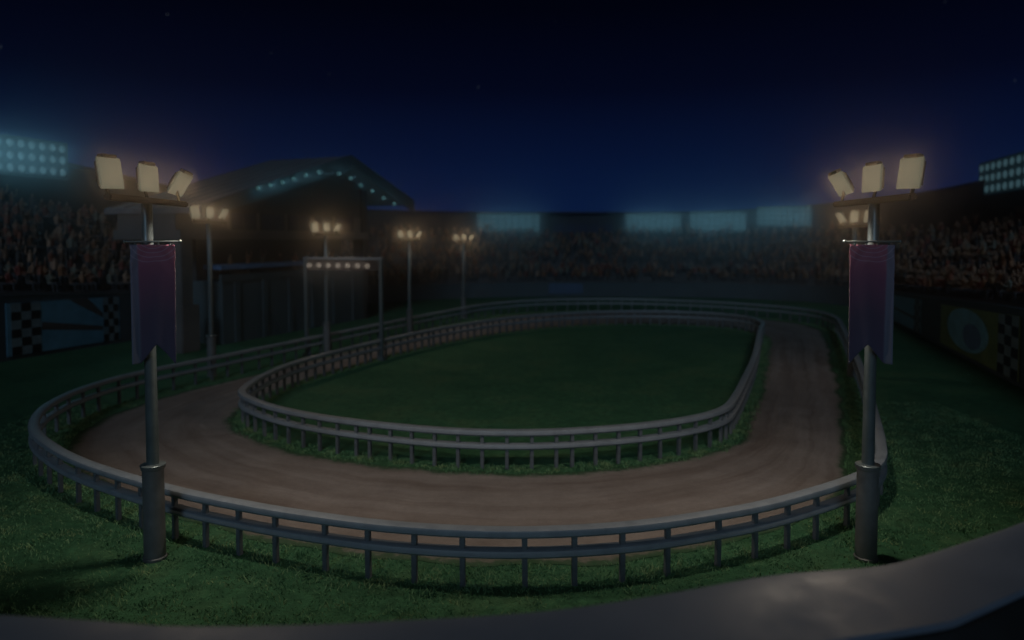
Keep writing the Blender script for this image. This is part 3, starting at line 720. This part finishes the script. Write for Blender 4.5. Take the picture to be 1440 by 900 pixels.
for u, v in BPX:
    f_ = (u - 720) / 1000.0; nn_ = n0 + .32; Y = -nn_ / (-CA * f_ + SA) ; X = f_ * Y
    t_ = X * SA + Y * CA; z_ = z_at(v, Y)
    if b0 is None: b0 = o = bulb.build('bulb', M['bulb_teal'], pv, True)
    else: o = b0.copy(); C.objects.link(o); o.parent = pv
    o.location = (t_ - 42, -nn_ - 35, z_)
    light('eave_light', 'POINT', (t_ - 42, -nn_ - 35 - .28, z_ - .05), 2.6, TEAL, pv, shadow_soft_size=.12)
# ------------------------------------------------------------------ start gate over the track
gt = thing('start_gate', (-12.15, 41.9, 0), math.atan2(40.4 - 41.9, -7.45 + 12.15), 'pale gate spanning the left straight with a row of seven warm bulbs', 'gate')
GL = math.hypot(4.7, 1.5)
for x in (0, GL): 
    MB().box((x, 0, 2.9), (.20, .20, 5.8), bev=.02).build('post', M['pole'], gt)
    MB().box((x, 0, .1), (.42, .42, .2), bev=.03).build('foot', M['pole'], gt)
MB().box((GL / 2, 0, 5.83), (GL + .3, .24, .12), bev=.02).build('top_beam', M['rail'], gt)
MB().box((GL / 2, .02, 5.44), (GL - .25, .12, .60), bev=.02).build('bulb_board', M['bar'], gt)
b1 = None
for i in range(7):
    if b1 is None: b1 = o = MB().sphere((0, 0, 0), .15, 14).build('bulb', M['bulb_warm'], gt, True)
    else: o = b1.copy(); C.objects.link(o); o.parent = gt
    o.location = (.32 + i * .635, -.14, 5.42)
light('gate_light', 'AREA', (GL / 2 - .2, -.45, 5.42), 6, (1, .80, .62), gt, shape='RECTANGLE', size=4, size_y=.3).rotation_euler = (R(-70), 0, 0)

# ------------------------------------------------------------------ spectators
def person_mesh(name, pose, lod):
    """one continuous skinned body; materials: 0 skin 1 hair 2 shirt 3 trousers.  faces -Y, seat height 0.45"""
    V = []; E = []; Rr = []
    def add(p, r, par=None):
        V.append(p); Rr.append(r)
        if par is not None: E.append((par, len(V) - 1))
        return len(V) - 1
    sit = pose != 'stand' and pose != 'cheer'
    hz = .52 if sit else .95
    pel = add((0, 0, hz), .145)
    wa = add((0, -.01, hz + .20), .130, pel); ch = add((0, -.02, hz + .40), .150, wa); sh = add((0, -.01, hz + .50), .11, ch)
    nk = add((0, -.02, hz + .60), .055, sh); h1 = add((0, -.04, hz + .68), .085, nk); h2 = add((0, -.035, hz + .79), .088, h1)
    for s in (-1, 1):
        hip = add((s * .10, -.02, hz - .04), .095, pel)
        if sit: kn = add((s * .13, -.44, hz - .02), .070, hip); an = add((s * .13, -.42, .08), .045, kn); add((s * .13, -.56, .04), .035, an)
        else: kn = add((s * .11, -.04, .50), .068, hip); an = add((s * .11, 0, .09), .045, kn); add((s * .11, -.14, .04), .035, an)
        so = add((s * .20, -.01, hz + .46), .062, sh)
        if pose == 'cheer' or (pose == 'sit_wave' and s > 0): el = add((s * .33, -.06, hz + .66), .045, so); wr = add((s * .30, -.10, hz + .92), .032, el); add((s * .30, -.11, hz + 1.05), .030, wr)
        elif pose == 'sit_clap': el = add((s * .26, -.14, hz + .22), .045, so); wr = add((s * .07, -.34, hz + .34), .032, el); add((s * .03, -.39, hz + .42), .030, wr)
        else: el = add((s * .25, -.06, hz + .20), .045, so); wr = add((s * .17, -.28, hz + .10), .032, el); add((s * .14, -.38, hz + .08), .030, wr)
    me = bpy.data.meshes.new(name); me.from_pydata(V, E, []); ob = bpy.data.objects.new(name, me); C.objects.link(ob)
    sk = ob.modifiers.new('skin', 'SKIN'); sk.use_smooth_shade = True
    for i, d in enumerate(me.skin_vertices[0].data): d.radius = (Rr[i] * (1.25 if i in (pel, wa, ch) else 1), Rr[i]); d.use_root = (i == pel)
    if lod: sb = ob.modifiers.new('sub', 'SUBSURF'); sb.levels = 1; sb.render_levels = 1
    dg = bpy.context.evaluated_depsgraph_get(); ev = ob.evaluated_get(dg); m2 = bpy.data.meshes.new_from_object(ev)
    bpy.data.objects.remove(ob); bpy.data.meshes.remove(me)
    co = np.zeros(len(m2.vertices) * 3); m2.vertices.foreach_get('co', co); co = co.reshape(-1, 3)
    mi = []
    for p in m2.polygons:
        c = co[list(p.vertices)].mean(0)
        if c[2] > hz + .575 and abs(c[0]) < .14: mi.append(1 if (c[2] > hz + .80 or c[1] > -.015) else 0)
        elif (pose == 'cheer' or pose == 'sit_wave') and c[2] > hz + .88: mi.append(0)
        elif sit and c[1] < -.29 and c[2] > hz + .03: mi.append(0)
        elif c[2] < hz + .02: mi.append(3)
        else: mi.append(2)
    m2.name = name
    return m2, co, [tuple(p.vertices) for p in m2.polygons], mi
POSES = ['sit', 'sit_clap', 'sit_wave', 'cheer', 'stand', 'sit_clap']
near_m = []
for ps in POSES:
    m2, co, fa_, mi = person_mesh('person', ps, True)
    m2.materials.clear()
    for k in ('skin', 'hair', 'shirt', 'trousers'): m2.materials.append(M[k])
    m2.polygons.foreach_set('material_index', mi); m2.polygons.foreach_set('use_smooth', [True] * len(mi)); near_m.append(m2)
low = [person_mesh('crowd_person', ps, False) for ps in POSES[:5]]
def spots(s0, s1, skip=.12):
    s = s0
    L = []
    for r, (lat, dz) in enumerate(ROWS):
        s = s0 + rnd.uniform(0, .4)
        while s < s1:
            if rnd.random() > skip:
                (x, y, z), n, p = at_s(s, lat + .22, dz); L.append((x, y, z, math.atan2(-n[1], -n[0]) + math.pi / 2 + rnd.uniform(-.3, .3), r, s))
            s += rnd.uniform(.58, .80)
    return L
def put_people(L, label, group):
    for x, y, z, rz, r, s in L:
        k = rnd.choice([0, 0, 1, 1, 2, 3, 4, 5]); o = bpy.data.objects.new('person', near_m[k]); C.objects.link(o)
        o.location = (x, y, z); o.rotation_euler = (0, 0, rz); q = rnd.uniform(.93, 1.06); o.scale = (q, q, q); tag(o, label, 'person', group)
leftS = spots(s_of(-31.5, 32), sA + 9, .14)
Lv = [a for a in leftS if -.745 < a[0] / a[1] < -.50]
rightS = spots(sD + .2, bwL - 1.5, .12)
Rv = sorted([a for a in rightS if a[0] / a[1] < .75], key=lambda a: math.hypot(a[0], a[1]))
nl = min(len(Lv), 190); Lv_sorted = sorted(Lv, key=lambda a: math.hypot(a[0], a[1]))
put_people(Lv_sorted[:nl], 'spectator in the packed rows of the left stand above the blue board', 'spectators in the left stand')
put_people(Rv[:300 - nl], 'spectator in the near packed rows of the right stand above the yellow board', 'spectators in the near part of the right stand')
def mass(L, name):
    Vs, Fs, Ms, o = [], [], [], 0
    for x, y, z, rz, r, s in L:
        m2, co, fa_, mi = low[rnd.choice([0, 0, 1, 2, 3, 4])]; c_, s_ = math.cos(rz), math.sin(rz); q = rnd.uniform(.93, 1.07)
        Vs.append(np.stack([(co[:, 0] * c_ - co[:, 1] * s_) * q + x, (co[:, 0] * s_ + co[:, 1] * c_) * q + y, co[:, 2] * q + z], 1))
        Fs += [tuple(i + o for i in f) for f in fa_]; Ms += mi; o += len(co)
    me = bpy.data.meshes.new(name); me.from_pydata(np.vstack(Vs).tolist(), [], Fs)
    for k in ('skin', 'hair', 'shirt_i', 'trousers'): me.materials.append(M[k])
    me.polygons.foreach_set('material_index', Ms); me.polygons.foreach_set('use_smooth', [True] * len(Ms)); me.update()
    ob = bpy.data.objects.new(name, me); C.objects.link(ob); return ob
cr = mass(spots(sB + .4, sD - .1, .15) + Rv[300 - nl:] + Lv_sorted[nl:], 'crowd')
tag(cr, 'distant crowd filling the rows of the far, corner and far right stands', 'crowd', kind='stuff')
# a few people looking over the pavilion balcony
bal = []
for i in range(9):
    tt = 37.5 + i * 1.55 + rnd.uniform(-.4, .4); x, y = nt2(-35.55, tt); bal.append((x, y, 4.16, -AX + math.pi / 2 + rnd.uniform(-.4, .4), 0, 0))
for x, y, z, rz, r, s in bal:
    o = bpy.data.objects.new('person', near_m[rnd.choice([4, 4, 3])]); C.objects.link(o); o.location = (x, y, z - .5 + .5); o.rotation_euler = (0, 0, rz)
    tag(o, 'onlooker standing behind the balustrade on the pavilion balcony', 'person', 'onlookers on the pavilion balcony')

# ------------------------------------------------------------------ grass blades (foreground verge and fence lines)
def inside_poly(P, pts):
    x, y = pts[:, 0], pts[:, 1]; c = np.zeros(len(pts), bool); j = len(P) - 1
    for i in range(len(P)):
        xi, yi = P[i]; xj, yj = P[j]
        k = ((yi > y) != (yj > y)) & (x < (xj - xi) * (y - yi) / (yj - yi + 1e-12) + xi); c ^= k; j = i
    return c
def blades(pts, name, hmin, hmax, width):
    n = len(pts); a = nrng.random(n) * 2 * np.pi; h = nrng.uniform(hmin, hmax, n) * np.clip(.75 + .55 * np.sin(pts[:, 0] * 4.1 + 2 * np.sin(pts[:, 1] * 2.9)) * np.sin(pts[:, 1] * 3.7 + 2 * np.sin(pts[:, 0] * 2.3)), .25, 1.4); ln = nrng.normal(0, .75, (n, 2)) * h[:, None]
    wx, wy = np.cos(a) * width, np.sin(a) * width
    b1_ = np.stack([pts[:, 0] - wx, pts[:, 1] - wy, np.zeros(n)], 1); b2_ = np.stack([pts[:, 0] + wx, pts[:, 1] + wy, np.zeros(n)], 1)
    m_ = .55; c1 = np.stack([pts[:, 0] - wx * .7 + ln[:, 0] * .35, pts[:, 1] - wy * .7 + ln[:, 1] * .35, h * m_], 1); c2 = np.stack([pts[:, 0] + wx * .7 + ln[:, 0] * .35, pts[:, 1] + wy * .7 + ln[:, 1] * .35, h * m_], 1)
    tp = np.stack([pts[:, 0] + ln[:, 0], pts[:, 1] + ln[:, 1], h], 1)
    V = np.stack([b1_, b2_, c2, c1, tp], 1).reshape(-1, 3); i = np.arange(n)[:, None] * 5
    me = bpy.data.meshes.new(name); nq = n
    me.vertices.add(len(V)); me.vertices.foreach_set('co', V.ravel())
    loops = np.hstack([i + np.array([0, 1, 2, 3]), i + np.array([3, 2, 4])]).ravel()
    me.loops.add(len(loops)); me.loops.foreach_set('vertex_index', loops.astype(np.int32))
    st = (np.arange(n)[:, None] * 7 + np.array([0, 4])).ravel(); me.polygons.add(2 * n); me.polygons.foreach_set('loop_start', st.astype(np.int32))
    me.materials.append(M['blade']); me.update(calc_edges=True); me.validate()
    o = bpy.data.objects.new(name, me); C.objects.link(o); return o
n = 330000
pts = np.stack([nrng.uniform(-19, 18, n), nrng.uniform(10.5, 30, n)], 1)
clump = np.sin(pts[:, 0] * 2.3 + np.sin(pts[:, 1] * 1.7) * 2) * np.sin(pts[:, 1] * 2.1 + np.sin(pts[:, 0] * 1.3) * 2)
keep = (nrng.random(n) < .55 + .45 * clump) & ~inside_poly(oe, pts) & (np.abs(pts[:, 0]) < .80 * pts[:, 1] + 1)
tag(blades(pts[keep], 'grass', .03, .085, .012), 'short tufted grass verge between the parapet and the outer fence', 'grass', kind='stuff')
i1 = nrng.integers(0, len(innP), 26000); l1 = np.clip(nrng.normal(.15, .20, 26000), -.6, .60)
p1 = innP[i1] + Ni[i1] * outs * l1[:, None] + nrng.normal(0, .08, (26000, 2))
i2 = nrng.integers(0, len(outP), 26000); l2 = np.clip(nrng.normal(.15, .28, 26000), -.3, .75)
p2 = outP[i2] + Nn[i2] * inside * l2[:, None] + nrng.normal(0, .08, (26000, 2))
tag(blades(np.vstack([p1, p2]), 'fence_line_grass', .05, .14, .012), 'unmown grass along the foot of both track fences', 'grass', kind='stuff')

# ------------------------------------------------------------------ night haze
hz_ = MB().box((0, 0, 10.0), (400, 400, 22.0)).build('haze', mat('haze_air', (1, 1, 1)))
hz_.data.materials.clear()
hm = bpy.data.materials.new('night_haze'); hm.use_nodes = True; t = hm.node_tree; t.nodes.clear()
vo = N(t, 'ShaderNodeVolumePrincipled'); vo.inputs['Color'].default_value = (.9, .93, 1, 1); vo.inputs['Density'].default_value = HAZE_DENSITY; vo.inputs['Anisotropy'].default_value = .965
oo = N(t, 'ShaderNodeOutputMaterial'); t.links.new(vo.outputs[0], oo.inputs['Volume'])
hz_.data.materials.append(hm); tag(hz_, kind='stuff')
